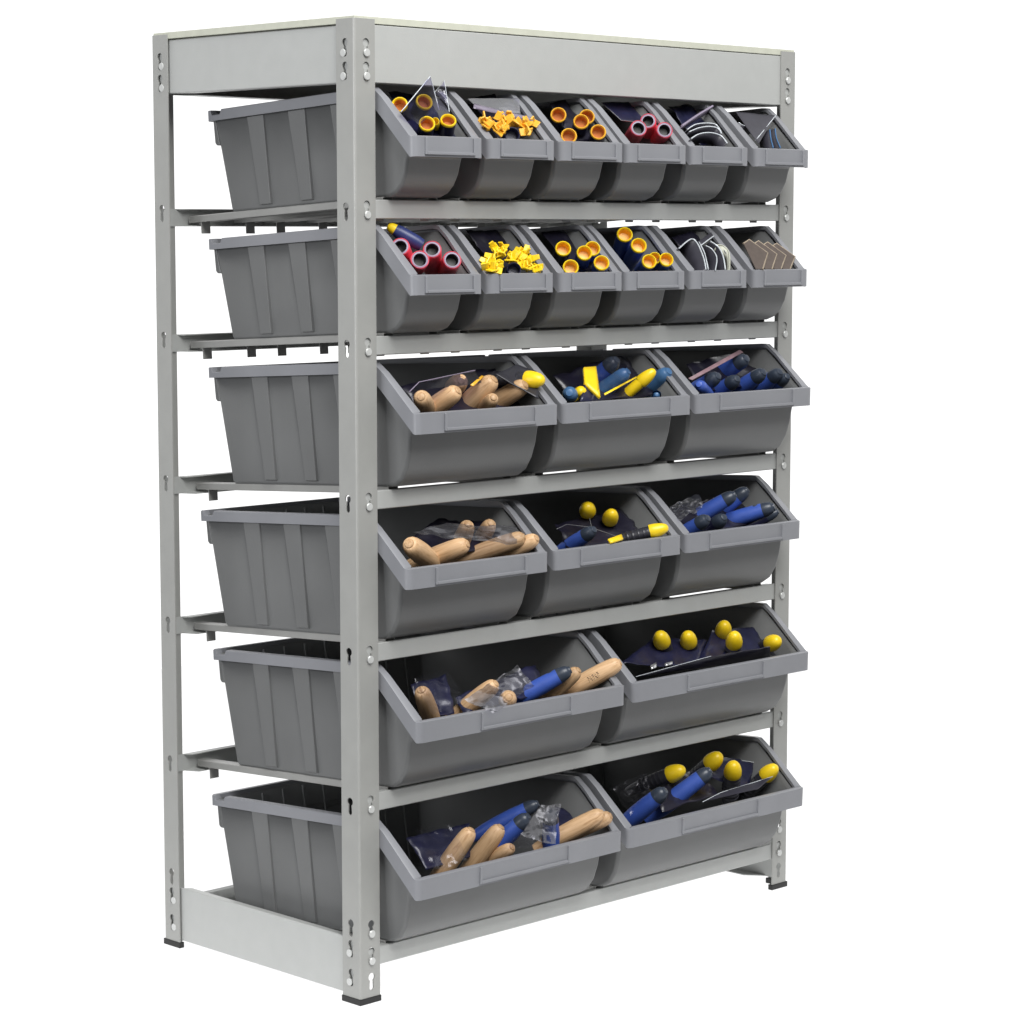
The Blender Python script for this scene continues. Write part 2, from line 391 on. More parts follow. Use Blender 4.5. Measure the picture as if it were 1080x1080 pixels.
BINTXT = {
 (0, 0): 'holding yellow-ringed tubes in a tall clear sleeve', (0, 1): 'holding orange-yellow clips under clear film', (0, 2): 'holding five amber-bored tubes',
 (0, 3): 'holding three red tubes', (0, 4): 'holding pale curved sheets', (0, 5): 'holding a dark card and blue strips',
 (1, 0): 'holding four red tubes and a navy scraper', (1, 1): 'heaped with bright yellow clips', (1, 2): 'holding five yellow-bored tubes in a close cluster',
 (1, 3): 'holding yellow-bored tubes stepping down', (1, 4): 'holding upright white-edged sheets', (1, 5): 'holding four bent brown card plates',
 (2, 0): 'holding wooden handles and one yellow tip', (2, 1): 'holding mixed blue and yellow handles', (2, 2): 'packed with blue dark-capped handles',
 (3, 0): 'holding six wooden handles in film', (3, 1): 'holding black yellow-tipped handles', (3, 2): 'holding crossed long blue handles',
 (4, 0): 'holding bagged wooden handles and one blue', (4, 1): 'holding five yellow-tipped tools',
 (5, 0): 'holding wooden and capped blue handles', (5, 1): 'holding four yellow-tipped and two blue tools'}
for i, s in enumerate(S):
    k = ROWKIND[i]
    for j, c in enumerate(CEN[i]):
        if k not in proto: proto[k] = b = make_bin(k)
        else: b = copy_tree(proto[k])
        M4 = Matrix.Translation((c+random.uniform(-.0008, .0008), random.uniform(-.0012, .0012), s+.0100)) @ Matrix.Rotation(math.radians(random.uniform(-.25, .25)), 4, 'Z') @ Matrix.Rotation(-TILT, 4, 'X') @ Matrix.Translation((0, ROWV[i], 0))
        b.matrix_world = M4
        size = {'small': 'narrow', 'medium': 'mid-width', 'large': 'wide'}[k]
        tag(b, '%s %s grey bin of the %s, %s' % (POSN[len(CEN[i])][j], size, ROWN[i], BINTXT[(i, j)]), 'storage bin', 'grey plastic bins on the rack')
        BINS[(i, j)] = (M4, SPEC[k])

# ------------------------------------------------------------------ things lying in the bins
def opening(bn, px, py, k=0.):
    """point k metres in front of the bin's opening plane on the ray through a photo point"""
    M4, sp = BINS[bn]; inv = M4.inverted(); o = inv @ CP; d = (inv.to_3x3() @ ray(px, py))
    lt = sp['lt']; a = Vector((0, lt[0], lt[1])); b = Vector((0, sp['v0'], sp['top']))
    n = Vector((0, -(b.z-a.z), b.y-a.y))
    t = (a-o).dot(n)/d.dot(n)
    if (o+d*t).y > sp['v0']:
        t = (sp['top']-o.z)/d.z
        if t < 0 or (o+d*t).y > sp['rear']-.06 or d.z > -.02:
            t = (sp['rear']-.16-o.y)/d.y
    return CP + ray(px, py)*(t-k)
def frame(T, B, L, roll=0.):
    z = (T-B).normalized(); x = Vector((0, 0, 1)).cross(z)
    if x.length < .05: x = Vector((1, 0, 0))
    x.normalize(); y = z.cross(x)
    m = Matrix((x, y, z)).transposed().to_4x4() @ Matrix.Rotation(roll, 4, 'Z')
    return Matrix.Translation(T - z*L) @ m
def fits(bn, T, E, r):
    """does the rod T-E stay inside the bin wherever it is below the opening"""
    M4, sp = BINS[bn]; inv = M4.inverted(); hw = sp['w']/2; lt, lb = sp['lt'], sp['lb']
    for i in range(1, 11):
        q = inv @ T.lerp(E, i/10)
        wo = sp['top'] if q.y > sp['v0'] else lt[1]+(sp['top']-lt[1])*(q.y-lt[0])/(sp['v0']-lt[0])
        if q.z > wo+.004: continue
        if q.z < r*.85-.005: return False
        if abs(q.x) > hw-insetf(sp, q.z)-r*.8: return False
        if q.y > sp['rear']-.03: return False
        if q.z > lb[1]: lim = lt[0]+.0115
        else:
            lim = sp['curve'][1][0]
            for v, w in sp['curve']:
                if w < q.z: break
                lim = v
        if q.y < lim+r*1.0: return False
    return True
MISS = []
def place(bn, tx, ty, bx, by, k, dd, L, roll=0., r=.012):
    T = opening(bn, tx, ty, k); dist = (T-CP).length
    for step in [.008*i_ for i_ in range(14)]+[-.01*i_ for i_ in range(1, 8) if dd-.01*i_ > .038]:
        B = CP + ray(bx, by)*(dist+dd+step); vis = (T-B).length+.004; ax = (B-T).normalized()
        for n in range(8):
            l = L+(min(vis, L)-L)*n/7
            if fits(bn, T, T+ax*l, r): return frame(T, B, L, roll), l
    MISS.append((bn, tx, ty))
    B = CP + ray(bx, by)*(dist+dd)
    return frame(T, B, L, roll), min(L, vis)
def trim(prof, cut):
    """the part of a lathe profile above z = cut"""
    out = []
    for (z0, r0), (z1, r1) in zip(prof, prof[1:]):
        if z1 <= cut: continue
        if z0 < cut: out += [(cut, 0), (cut, r0+(r1-r0)*(cut-z0)/(z1-z0))]
        elif not out: out.append((z0, r0))
        out.append((z1, r1))
    return out
WHERE = {}
for (i, j) in BINS:
    n = len(CEN[i]); WHERE[(i, j)] = '%s bin of the %s' % (POSN[n][j], ROWN[i])
GRP = {'wood': 'wooden tool handles', 'blue': 'blue dark-capped tool handles', 'yel': 'yellow-tipped tool handles', 'tube': 'yellow-ringed blue tubes', 'red': 'red tube grips'}
def wood_handle(bn, tx, ty, bx, by, label, r=.0128, k=.006, dd=.05, L=.115):
    bm = bmesh.new(); q = L/.115
    P = [(0, 0), (0, .62), (.01, .74), (.025, .88), (.045, .97), (.066, 1), (.086, .96), (.098, .90), (.1045, .83), (.1090, .72), (.1118, .58), (.1128, .46)]
    mw, l = place(bn, tx, ty, bx, by, k, dd, L, random.uniform(0, 6), r)
    lathe(bm, trim([(z*q, f*r) for z, f in P], L-l), 30)
    lathe(bm, [(.1128*q, .46*r), (.1126*q, .42*r), (.1142*q, .40*r), (.1149*q, .34*r), (.115*q, 0)], 30, mi=1)
    bmesh.ops.remove_doubles(bm, verts=bm.verts, dist=1e-6)
    o = link('trowel', bm, ['wood', 'endgrain'], smooth=45, mw=mw)
    return tag(o, label, 'hand tool', GRP['wood'])
def part_at(name, prof, mk, parent, n=28, oval=1., smooth=45):
    bm = bmesh.new(); lathe(bm, prof, n, oval=oval); return link(name, bm, mk, parent, smooth=smooth)
def capped_handle(bn, tx, ty, bx, by, label, r=.0125, k=.006, dd=.05, L=.125, grip='blue', cap='cap', spots=True, stripe=None):
    r *= .93; mw, l = place(bn, tx, ty, bx, by, k, dd, L, random.uniform(-.5, .5), r); root = empty('hand_tool', None, mw)
    Lc = L-.0215
    g = part_at('grip', trim([(0, 0), (0, .6*r), (.01, .72*r), (.03, .92*r), (.055, 1.0*r), (.078, .99*r), (Lc-.010, .91*r), (Lc, .875*r)], L-l), grip, root)
    part_at('end_cap', [(Lc, .88*r), (Lc+.004, .88*r), (L-.011, .80*r), (L-.0060, .68*r), (L-.0034, .54*r), (L-.0022, .44*r), (L-.0004, .41*r), (L, .34*r), (L, 0)], cap, root)
    if spots:
        bm = bmesh.new()
        for zc in (Lc-.010,):
            m = Matrix.Translation((0, .83*r, zc)) @ Matrix.Diagonal((.0042, .0018, .0055, 1))
            bmesh.ops.create_uvsphere(bm, u_segments=16, v_segments=10, radius=1, matrix=m)
        link('grip_inlay', bm, cap, g, smooth=60)
    if stripe:
        bm = bmesh.new(); lathe(bm, [(Lc-.012, .90*r), (Lc-.011, .96*r), (Lc-.0095, .96*r), (Lc-.0085, .90*r)], 28); link('stripe', bm, stripe, g, smooth=45)
    return tag(root, label, 'hand tool', GRP['blue'])
def yellow_handle(bn, tx, ty, bx, by, label, r=.0130, k=.0, dd=.07, L=.12, body='blackgrip'):
    if body != 'yellow': r *= .94
    mw, l = place(bn, tx, ty, bx, by, k, dd, L, 0, r); root = empty('putty_knife', None, mw)
    a = L-.030
    g = part_at('grip', trim([(0, 0), (0, .6*r), (.015, .8*r), (.045, .98*r), (.065, 1.0*r), (a-.006, 1.0*r), (a, .97*r)], min(L-l, a-.02)), body, root, oval=.85)
    part_at('tip', [(a-.001, .97*r), (a+.001, 1.0*r), (a+.007, .99*r), (a+.015, .90*r), (a+.0215, .75*r), (a+.0265, .55*r), (L-.0008, .32*r), (L, 0)], 'yellow', root)
    bm = bmesh.new()
    for s in range(6):
        z = .030+s*.009
        if z < L-l+.001 or body == 'yellow' or z > a-.009: continue
        lathe(bm, [(z, .97*r), (z+.0012, 1.03*r), (z+.0034, 1.03*r), (z+.0046, .97*r)], 24, oval=.85)
    link('grip_rings', bm, body, g, smooth=40) if len(bm.verts) else bm.free()
    return tag(root, label, 'hand tool', GRP['yel'])
def ring_tube(bn, cx, cy, bx, by, label, r=.0118, k=.004, dd=.06, L=.09, body='navy', ring='yellow', bore='orange', inner=.72, grp='tube'):
    mw, l = place(bn, cx, cy, bx, by, k, dd, L, 0, r); root = empty('foam_tube', None, mw)
    if grp == 'tube': inner = .80
    part_at('sleeve', trim([(0, 0), (0, r*.9), (.01, r*.97), (L-.012, r), (L-.0045, r*.99)]+([(L-.001, r*.97), (L, r*.90), (L-.001, r*.86)] if grp == 'red' else []), L-l), body, root)
    part_at('end_ring', [(L-.0012, r*.88), (L-.0006, r*.84), (L-.0008, r*.68), (L-.004, r*.66)] if grp == 'red' else [(L-.005, r*.98), (L-.002, r*1.02), (L, r*.97), (L+.0005, r*.88), (L-.0005, r*inner), (L-.004, r*inner*.97)], ring, root, smooth=60)
    part_at('bore', [(L-.003, r*inner*.985), (L-.007, r*inner*.93), (L-.013, r*inner*.80), (L-.014, 0)], bore, root, smooth=60)
    return tag(root, label, 'tube', GRP[grp])
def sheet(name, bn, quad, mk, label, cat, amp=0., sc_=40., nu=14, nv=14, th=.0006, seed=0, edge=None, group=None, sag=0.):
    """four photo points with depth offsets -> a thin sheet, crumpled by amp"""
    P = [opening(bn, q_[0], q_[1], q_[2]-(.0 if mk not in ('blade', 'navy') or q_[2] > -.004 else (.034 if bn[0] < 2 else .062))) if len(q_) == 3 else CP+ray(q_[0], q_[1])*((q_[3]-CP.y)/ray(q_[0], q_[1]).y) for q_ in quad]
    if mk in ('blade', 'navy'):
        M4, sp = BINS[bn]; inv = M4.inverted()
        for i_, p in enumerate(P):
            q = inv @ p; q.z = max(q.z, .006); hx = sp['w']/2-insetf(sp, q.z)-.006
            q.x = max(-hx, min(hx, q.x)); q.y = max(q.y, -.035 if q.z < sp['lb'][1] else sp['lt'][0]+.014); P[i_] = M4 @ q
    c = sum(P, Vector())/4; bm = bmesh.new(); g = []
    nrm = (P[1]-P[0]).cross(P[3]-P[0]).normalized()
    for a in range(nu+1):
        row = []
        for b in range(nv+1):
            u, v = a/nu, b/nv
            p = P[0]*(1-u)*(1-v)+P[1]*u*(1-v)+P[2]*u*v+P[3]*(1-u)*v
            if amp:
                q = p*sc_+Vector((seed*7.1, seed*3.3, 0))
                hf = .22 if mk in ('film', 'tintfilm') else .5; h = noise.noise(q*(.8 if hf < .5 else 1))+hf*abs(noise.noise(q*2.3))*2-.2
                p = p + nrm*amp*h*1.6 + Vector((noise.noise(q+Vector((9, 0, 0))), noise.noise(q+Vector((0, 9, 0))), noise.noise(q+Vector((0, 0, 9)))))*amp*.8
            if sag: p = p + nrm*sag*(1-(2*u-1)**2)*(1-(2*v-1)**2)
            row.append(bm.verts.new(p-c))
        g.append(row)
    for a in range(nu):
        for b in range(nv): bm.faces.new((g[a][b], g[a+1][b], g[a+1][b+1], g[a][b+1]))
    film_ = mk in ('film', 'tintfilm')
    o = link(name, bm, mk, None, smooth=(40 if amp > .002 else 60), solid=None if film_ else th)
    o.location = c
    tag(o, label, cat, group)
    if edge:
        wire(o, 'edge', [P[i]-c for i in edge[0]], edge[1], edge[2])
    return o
def wire(parent, name, pts, r, mk):
    bm = bmesh.new(); pts = [Vector(p) for p in pts]; rings = []
    for i, p in enumerate(pts):
        d = (pts[min(i+1, len(pts)-1)]-pts[max(i-1, 0)]).normalized(); x = d.cross(Vector((.3, .2, 1))).normalized(); y = d.cross(x)
        rings.append([bm.verts.new(p+x*r*math.cos(a*math.pi/3)+y*r*math.sin(a*math.pi/3)) for a in range(6)])
    for A, B in zip(rings, rings[1:]):
        for a in range(6): bm.faces.new((A[a], A[(a+1) % 6], B[(a+1) % 6], B[a]))
    bm.faces.new(rings[0]); bm.faces.new(rings[-1])
    return link(name, bm, mk, parent, smooth=60)
def edged(name, bn, line, label, cat, k=.0, down=(.012, .035, -.045), mk='sheet', edgem='edge', er=.0011, group=None, th=.0012):
    """a plate whose visible upper edge follows photo points; it runs on down into the bin"""
    pts = [opening(bn, x, y, k+(kk[0] if kk else 0)) for x, y, *kk in line]
    # resample smoothly
    out = []
    n = len(pts)
    for i in range(n-1):
        p0, p1, p2, p3 = pts[max(i-1, 0)], pts[i], pts[i+1], pts[min(i+2, n-1)]
        for s in range(6):
            t = s/6; out.append(.5*((2*p1)+(p2-p0)*t+(2*p0-5*p1+4*p2-p3)*t*t+(3*p1-p0-3*p2+p3)*t**3))
    out.append(pts[-1]); c = out[0].copy(); d = Vector(down)
    bm = bmesh.new(); A = [bm.verts.new(p-c) for p in out]; B = [bm.verts.new(p-c+d) for p in out]
    for i in range(len(A)-1): bm.faces.new((A[i], A[i+1], B[i+1], B[i]))
    o = link(name, bm, mk, None, smooth=40, solid=th); o.location = c; tag(o, label, cat, group)
    wire(o, 'edge', [p-c for p in out], er, edgem)
    return o
def clip_mesh():
    bm = bmesh.new()
    prism(bm, [(-.010, -.006, 0), (.006, -.006, 0), (.010, 0, 0), (.006, .006, 0), (-.010, .006, 0)], (0, 0, .0026)); prism(bm, [(-.0013, -.005, .0026), (-.0013, .005, .0026), (-.0013, .0038, .014), (-.0013, -.0038, .014)], (.0026, 0, 0))
    return bm
def clips(bn, pts, mk, label, k0=.0):
    first = None
    for n_, (x, y) in enumerate(pts):
        if first is None:
            o = first = link('plastic_clip', clip_mesh(), mk, bevel=.0008)
        else:
            o = first.copy(); C.objects.link(o)
        p = opening(bn, x, y, k0+random.uniform(-.006, .004))
        o.matrix_world = Matrix.Translation(p) @ Matrix.Rotation(random.uniform(0, 6.28), 4, 'Z') @ Matrix.Rotation(random.uniform(-1.3, 1.3), 4, 'X') @ Matrix.Rotation(random.uniform(-1., 1.), 4, 'Y')
        tag(o, label, 'clip', 'clips heaped in the %s' % WHERE[bn])

# --- top row
b = (0, 0); K = dict(body='navy', ring='yellow', bore='orange')
ring_tube(b, 421.3, 110, 428, 130, 'yellow-ringed tube against the left rim of the first top-row bin', r=.0118, k=.004, **K)
ring_tube(b, 447.8, 107, 434, 132, 'highest yellow-ringed tube in the first top-row bin, inside the tall sleeve', r=.0125, k=.014, **K)
ring_tube(b, 450.5, 130, 446, 152, 'yellow-ringed tube lowest at the lip of the first top-row bin', r=.0118, k=.006, **K)
ring_tube(b, 473, 126.3, 468, 152, 'yellow-ringed tube nearest the right rim of the first top-row bin', r=.0118, k=.010, **K)
ring_tube(b, 459, 128, 460, 138, 'small yellow stub between two ringed tubes in the first top-row bin', r=.006, k=.004, L=.05, body='yellow', ring='yellow', bore='yellow')
sheet('clear_sleeve', b, [(423, 118, .012), (453.8, 80.6, 'y', -.022), (463, 116, .018), (441, 132, .006)], 'tintfilm', 'tall clear pointed sleeve rising out of the first top-row bin', 'sleeve', amp=.0012, sc_=60, nu=8, nv=8, edge=((0, 1, 2), .0008, 'edge'))
sheet('clear_sleeve', b, [(458, 98, 'y', -.018), (468.5, 85, 'y', -.020), (474, 118, .02), (464, 118, .02)], 'tintfilm', 'smaller crinkled clear sleeve beside the tall one in the top row', 'sleeve', amp=.0028, sc_=80, nu=8, nv=8, edge=((0, 1, 2), .0006, 'edge'))
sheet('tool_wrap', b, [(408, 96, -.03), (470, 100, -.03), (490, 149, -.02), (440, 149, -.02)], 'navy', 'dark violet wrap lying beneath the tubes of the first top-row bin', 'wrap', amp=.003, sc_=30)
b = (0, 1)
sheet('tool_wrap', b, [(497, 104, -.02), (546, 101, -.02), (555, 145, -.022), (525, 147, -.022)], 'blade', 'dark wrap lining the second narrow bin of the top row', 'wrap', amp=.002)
cl = [(508+5*i+random.uniform(-3, 3), 126+3.1*i+random.uniform(-4, 4)) for i in range(5)]+[(random.uniform(532, 552), random.uniform(122, 133)) for _ in range(8)]+[(random.uniform(549, 563), random.uniform(128, 141)) for _ in range(8)]+[(random.uniform(510, 530), random.uniform(126, 140)) for _ in range(9)]
clips(b, cl, 'amber', 'small orange-yellow plastic clip heaped in the second narrow bin of the top row', k0=-.003)
ring_tube(b, 540, 142, 535, 152, 'navy sleeve end among the clips of the second top-row bin', r=.012, k=-.006, body='navy', ring='navy', bore='navy')
sheet('clear_sleeve', b, [(493, 104, .002), (547, 103.5, .002), (549, 120, .004), (503, 113, .004)], 'tintfilm', 'flat violet film over the clips in the second top-row bin', 'sleeve', amp=.0006)
sheet('clear_strip', b, [(500, 109.5, .010), (563, 124.5, .010), (562, 128, .009), (499, 114, .009)], 'lav', 'pale folded film edge lying across the clips of the second top-row bin', 'sleeve', amp=.0006, nu=20, nv=3)
b = (0, 2)
for (x, y, lab, kk) in [(589, 121, 'leftmost of the five', .004), (619, 123, 'topmost of the five, half hidden,', -.006), (613, 128, 'central one of the five', .006), (631, 139, 'rightmost of the five', .006), (600, 143, 'lowest, by the lip, of the five', .004)]:
    ring_tube(b, x, y, x-3, y+14, '%s amber-bored tubes in the third top-row bin' % lab, r=.0122, k=kk, body='navy', ring='amber', bore='orange')
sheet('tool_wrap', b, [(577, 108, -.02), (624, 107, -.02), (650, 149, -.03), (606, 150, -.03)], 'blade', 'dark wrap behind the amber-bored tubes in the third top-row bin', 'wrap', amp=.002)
b = (0, 3); R = dict(body='red', ring='ringgrey', bore='black', grp='red', inner=.66)
ring_tube(b, 673.7, 135, 664, 150, 'left one of three red tubes in the fourth bin of the top row', r=.0135, k=.006, **R)
ring_tube(b, 683.5, 127.4, 684, 142, 'rear one of three red tubes in the fourth bin of the top row', r=.0130, k=-.001, **R)
ring_tube(b, 701, 137, 692, 150, 'right one of three red tubes in the fourth bin of the top row', r=.0135, k=.006, **R)
sheet('plastering_float', b, [(634, 108, -.012), (672, 108, -.02), (690, 130, -.016), (655, 127, -.012)], 'navy', 'navy blade behind the three red tubes in the fourth top-row bin', 'float', amp=.0006, edge=((0, 3, 2), .0006, 'silver'))
b = (0, 4)
edged('pale_strip', b, [(719, 133), (735, 122), (751.5, 112)], 'straight pale grey bar leaning across the fifth bin of the top row', 'strip', k=.004, down=(.004, .012, -.010), mk='ringgrey', edgem='ringgrey', er=.0021)
for n_, (ln, lab) in enumerate([([(725, 136.5), (733, 131.5), (744, 130), (755, 131.5), (760.5, 139)], 'rearmost'), ([(727, 139), (737, 135), (748, 133.5), (757, 135.5), (761, 141)], 'middle'), ([(729, 146), (737, 141.5), (748, 140), (760, 143), (767, 151)], 'frontmost')]):
    edged('curved_sheet', b, ln, '%s of the curved pale-edged sheets in the fifth top-row bin' % lab, 'sheet', k=.003-.002*(2-n_), down=(-.002, .022, -.018), group='curved pale-edged sheets')
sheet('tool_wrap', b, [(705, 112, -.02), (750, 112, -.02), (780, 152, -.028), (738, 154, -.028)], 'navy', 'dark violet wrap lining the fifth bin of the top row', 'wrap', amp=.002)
b = (0, 5)
sheet('dark_card', b, [(776, 118, .002), (818, 122, .006), (800, 152, -.002), (797, 148, -.002)], 'sheet', 'dark grey pointed card with pale edge in the rightmost top-row bin', 'card', amp=.0004, edge=((3, 1), .0007, 'edge'))
edged('dark_sheet', b, [(779, 129), (786, 132.5), (800, 129.5), (815, 124)], 'thin dark sheet with pale rim behind the pointed card, top row', 'sheet', k=-.002, down=(-.01, .02, -.02), er=.0006)
edged('blue_strip', b, [(812, 137), (813, 146), (815.5, 156)], 'left one of two thin blue-edged strips in the rightmost top-row bin', 'strip', k=-.001, down=(.006, .03, -.004), edgem='teal', er=.0013, group='thin blue-edged strips')
edged('blue_strip', b, [(817.5, 136), (819, 146), (823, 156)], 'right one of two thin blue-edged strips in the rightmost top-row bin', 'strip', k=-.001, down=(.006, .03, -.004), edgem='teal', er=.0013, group='thin blue-edged strips')
# --- second row
b = (1, 0)
for (x, y, bx, by, lab, kk) in [(422, 260, 428, 276, 'leftmost, against the rim,', -.002), (455.8, 262.7, 456, 282, 'rear', .004), (443, 273.8, 437, 284, 'front left', .008), (477, 274, 470, 288, 'front right', .008)]:
    ring_tube(b, x, y, bx, by, '%s red tube of the four in the first second-row bin' % lab, r=.0140, k=kk, **R)
T = CP+ray(409, 238)*((.015-CP.y)/ray(409, 238).y); B = CP+ray(445, 259)*((-.018-CP.y)/ray(445, 259).y); L_ = (T-B).length
root = empty('scraper', None, frame(T, B, L_))
part_at('grip', [(0, 0), (0, .009), (.01, .0105), (L_-.02, .0105), (L_-.012, .0085)], 'darkblue', root)
part_at('end_cap', [(L_-.012, .0086), (L_-.004, .007), (L_, .004), (L_, 0)], 'yellow', root)
tag(root, 'long navy scraper with yellow end lying behind the red tubes, second row', 'hand tool', GRP['blue'])
b = (1, 1)
cl = [(random.uniform(512, 530), random.uniform(268, 287)) for _ in range(10)]+[(random.uniform(524, 556), random.uniform(264, 277)) for _ in range(15)]+[(random.uniform(550, 565), random.uniform(271, 285)) for _ in range(9)]+[(522, 262), (531, 263)]
clips(b, cl, 'yellow', 'small bright yellow plastic clip heaped in the second narrow bin of the second row', k0=.0)
ring_tube(b, 542, 284, 540, 294, 'navy sleeve end among the yellow clips of the second-row bin', r=.011, k=-.004, body='navy', ring='navy', bore='navy')
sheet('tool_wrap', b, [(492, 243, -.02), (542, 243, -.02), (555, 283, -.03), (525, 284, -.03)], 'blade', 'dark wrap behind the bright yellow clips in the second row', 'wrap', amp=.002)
b = (1, 2)
for (x, y, lab, kk) in [(594, 262, 'leftmost', .004), (625, 262, 'rearmost', .006), (616.4, 266.5, 'central', .006), (634.5, 277, 'rightmost', .006), (602, 281.5, 'lowest, by the lip,', .004)]:
    ring_tube(b, x, y, x-4, y+13, '%s yellow-bored tube of the five in the third second-row bin' % lab, r=.0122, k=kk, body='blue' if x > 610 else 'navy', ring='yellow', bore='amber')
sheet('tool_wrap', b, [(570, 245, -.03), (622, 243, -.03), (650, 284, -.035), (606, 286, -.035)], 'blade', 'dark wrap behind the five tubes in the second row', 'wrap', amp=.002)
b = (1, 3)
for (x, y, bx, by, lab, kk, r) in [(659, 247, 653, 266, 'highest, rear left,', .0, .0128), (674, 258.6, 664, 276, 'second highest', .004, .0128), (690.5, 272, 688, 284, 'half-hidden small', -.004, .010), (685, 275.5, 674, 288, 'lowest, by the lip,', .006, .0118), (703, 273.5, 694, 288, 'rightmost', .014, .0115)]:
    ring_tube(b, x, y, bx, by, '%s yellow-ended tube in the fourth bin of the second row' % lab, r=r, k=kk, dd=.06, body='blue', ring='yellow', bore='amber')
b = (1, 4)
edged('dark_sheet', b, [(716, 262), (728, 252.5), (735, 256), (742, 272), (744.5, 284)], 'left upright white-edged sheet in the fifth bin of the second row', 'sheet', k=.004, down=(-.010, .03, -.02), er=.0012, group='upright white-edged sheets')
edged('dark_sheet', b, [(737, 255.5), (743, 267), (747, 284)], 'second upright white-edged sheet in the fifth second-row bin', 'sheet', k=.003, down=(.01, .04, -.02), er=.0011, group='upright white-edged sheets')
edged('dark_sheet', b, [(744, 259), (751, 263), (756, 272), (754.5, 285)], 'third, angular, white-edged sheet in the fifth second-row bin', 'sheet', k=.003, down=(.01, .04, -.02), er=.0010, group='upright white-edged sheets')
edged('dark_sheet', b, [(749, 254.5), (758, 261), (763, 272), (765, 284)], 'fourth, tallest, white-edged sheet in the fifth second-row bin', 'sheet', k=.002, down=(.012, .04, -.02), er=.0013, group='upright white-edged sheets')
edged('cream_sheet', b, [(756, 258.5), (763, 259.5), (769, 267), (769.5, 284)], 'cream-edged sheet behind the white-edged ones in the second row', 'sheet', k=.000, down=(-.006, .003, -.012), mk='board', edgem='board', er=.0012)
sheet('dark_card', b, [(736, 255, .004), (750, 245, .004), (752.5, 249, .004), (739, 259, .004)], 'sheet', 'small dark card leaning over the white-edged sheets, second row', 'card', nu=4, nv=4, edge=((3, 2), .0009, 'edge'))
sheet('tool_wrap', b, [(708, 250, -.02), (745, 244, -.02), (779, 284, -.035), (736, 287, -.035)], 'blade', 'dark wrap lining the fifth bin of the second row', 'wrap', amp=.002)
b = (1, 5)
for n_ in range(4):
    dx = 9.6*n_; dy = 1.3*n_-1
    P_ = [opening(b, x+dx, y+dy, kk-.0035*n_) for x, y, kk in ((784, 258, .004), (790, 254, .004), (809.5, 268, .006), (804.5, 284-dy, .002), (797, 284-dy, -.004))]
    c = P_[0].copy(); bm = bmesh.new()
    A = [bm.verts.new(p-c) for p in P_]
    for q in ((0, 1, 2), (0, 2, 3), (0, 3, 4)): bm.faces.new([A[z] for z in q])
    o = link('card_plate', bm, 'tan', solid=.0018); o.location = c
    tag(o, '%s of four bent brown card plates in the rightmost second-row bin' % ['leftmost', 'second from left', 'third from left', 'rightmost'][n_], 'card plate', 'bent brown card plates')
    wire(o, 'edge', [p-c for p in P_[:4]], .0017, 'tanedge')
# --- third row
b = (2, 0)
wood_handle(b, 443.8, 418, 450, 432, 'wooden handle end nearest the left rim of the third-row left bin', k=.006, dd=.08, r=.0145)
wood_handle(b, 486.5, 401, 476, 412, 'wooden handle behind the two front ones in the third-row left bin', k=-.004, dd=.07, r=.0150)
wood_handle(b, 484, 411, 452, 434, 'wooden handle second from left at the lip, third-row left bin', k=.008, dd=.03, r=.0160)
wood_handle(b, 522, 399, 488, 431, 'long wooden handle in the middle of the third-row left bin, rising highest', k=.012, dd=.025, r=.0165)
wood_handle(b, 521, 419, 510, 432, 'darker wooden handle tucked under the highest one, third-row left bin', k=-.004, dd=.05, r=.0120)
wood_handle(b, 555, 405, 519, 427, 'wooden handle nearest the yellow tip in the third-row left bin', k=.006, dd=.03, r=.0155)
yellow_handle(b, 574, 401, 540, 400, 'black handle with yellow tip overhanging the right rim, third-row left bin', r=.0150, k=.036, dd=.03)
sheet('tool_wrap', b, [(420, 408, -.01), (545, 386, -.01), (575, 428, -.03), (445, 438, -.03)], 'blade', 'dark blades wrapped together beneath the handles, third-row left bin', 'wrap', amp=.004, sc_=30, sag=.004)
sheet('pale_sleeve', b, [(432, 413, .000), (442, 403, .002), (501, 390.5, .002), (508, 404, .000)], 'tintfilm', 'pale-edged clear violet sleeve behind wooden handles, third-row left bin', 'sleeve', amp=.0008, nu=10, nv=10, edge=((0, 1, 2), .0008, 'ringgrey'))
sheet('yellow_strip', b, [(496, 406, .0), (508, 396, .0), (510.5, 397, .0), (499, 407.5, .0)], 'amber', 'short yellow strip wedged between wooden handles of the third row', 'strip', nu=3, nv=3, th=.001)
sheet('plastering_float', b, [(522, 395, -.002), (545, 385, .004), (566, 392, .006), (568, 420, -.004)], 'blackgrip', 'black rounded blade under the yellow tip, third-row left bin', 'float', amp=.001, sag=.006, th=.002)
b = (2, 1)
capped_handle(b, 600.5, 414, 604, 424, 'steel-blue handle with a yellow band, leftmost in the third-row middle bin', grip='teal', cap='teal', stripe='yellow', spots=False, r=.0145, k=.002, dd=.07)
yellow_handle(b, 611.6, 412, 616, 424, 'plain yellow handle end beside the banded blue one, third-row middle bin', r=.0125, k=-.002, dd=.07, body='yellow')
sheet('scraper', b, [(615, 388.5, .012), (628, 387.5, .012), (632.5, 420, .002), (616.5, 405, .008)], 'yellow', 'flat broad yellow grip standing up in the third-row middle bin', 'hand tool', nu=5, nv=5, th=.005)
sheet('scraper', b, [(616, 404, .004), (628, 404, .004), (632, 424, .0), (618, 424, .0)], 'navy', 'navy lower grip below the flat yellow one, third-row middle bin', 'hand tool', nu=4, nv=4, th=.006)
capped_handle(b, 651, 379, 626, 402, 'blue dark-capped handle highest in the third-row middle bin', r=.0165, k=.006, dd=.03)
capped_handle(b, 663, 391, 632, 415, 'steel-blue handle between dark-capped and yellow ones, third-row middle bin', grip='teal', cap='teal', spots=False, r=.0150, k=.004, dd=.02, stripe=None)
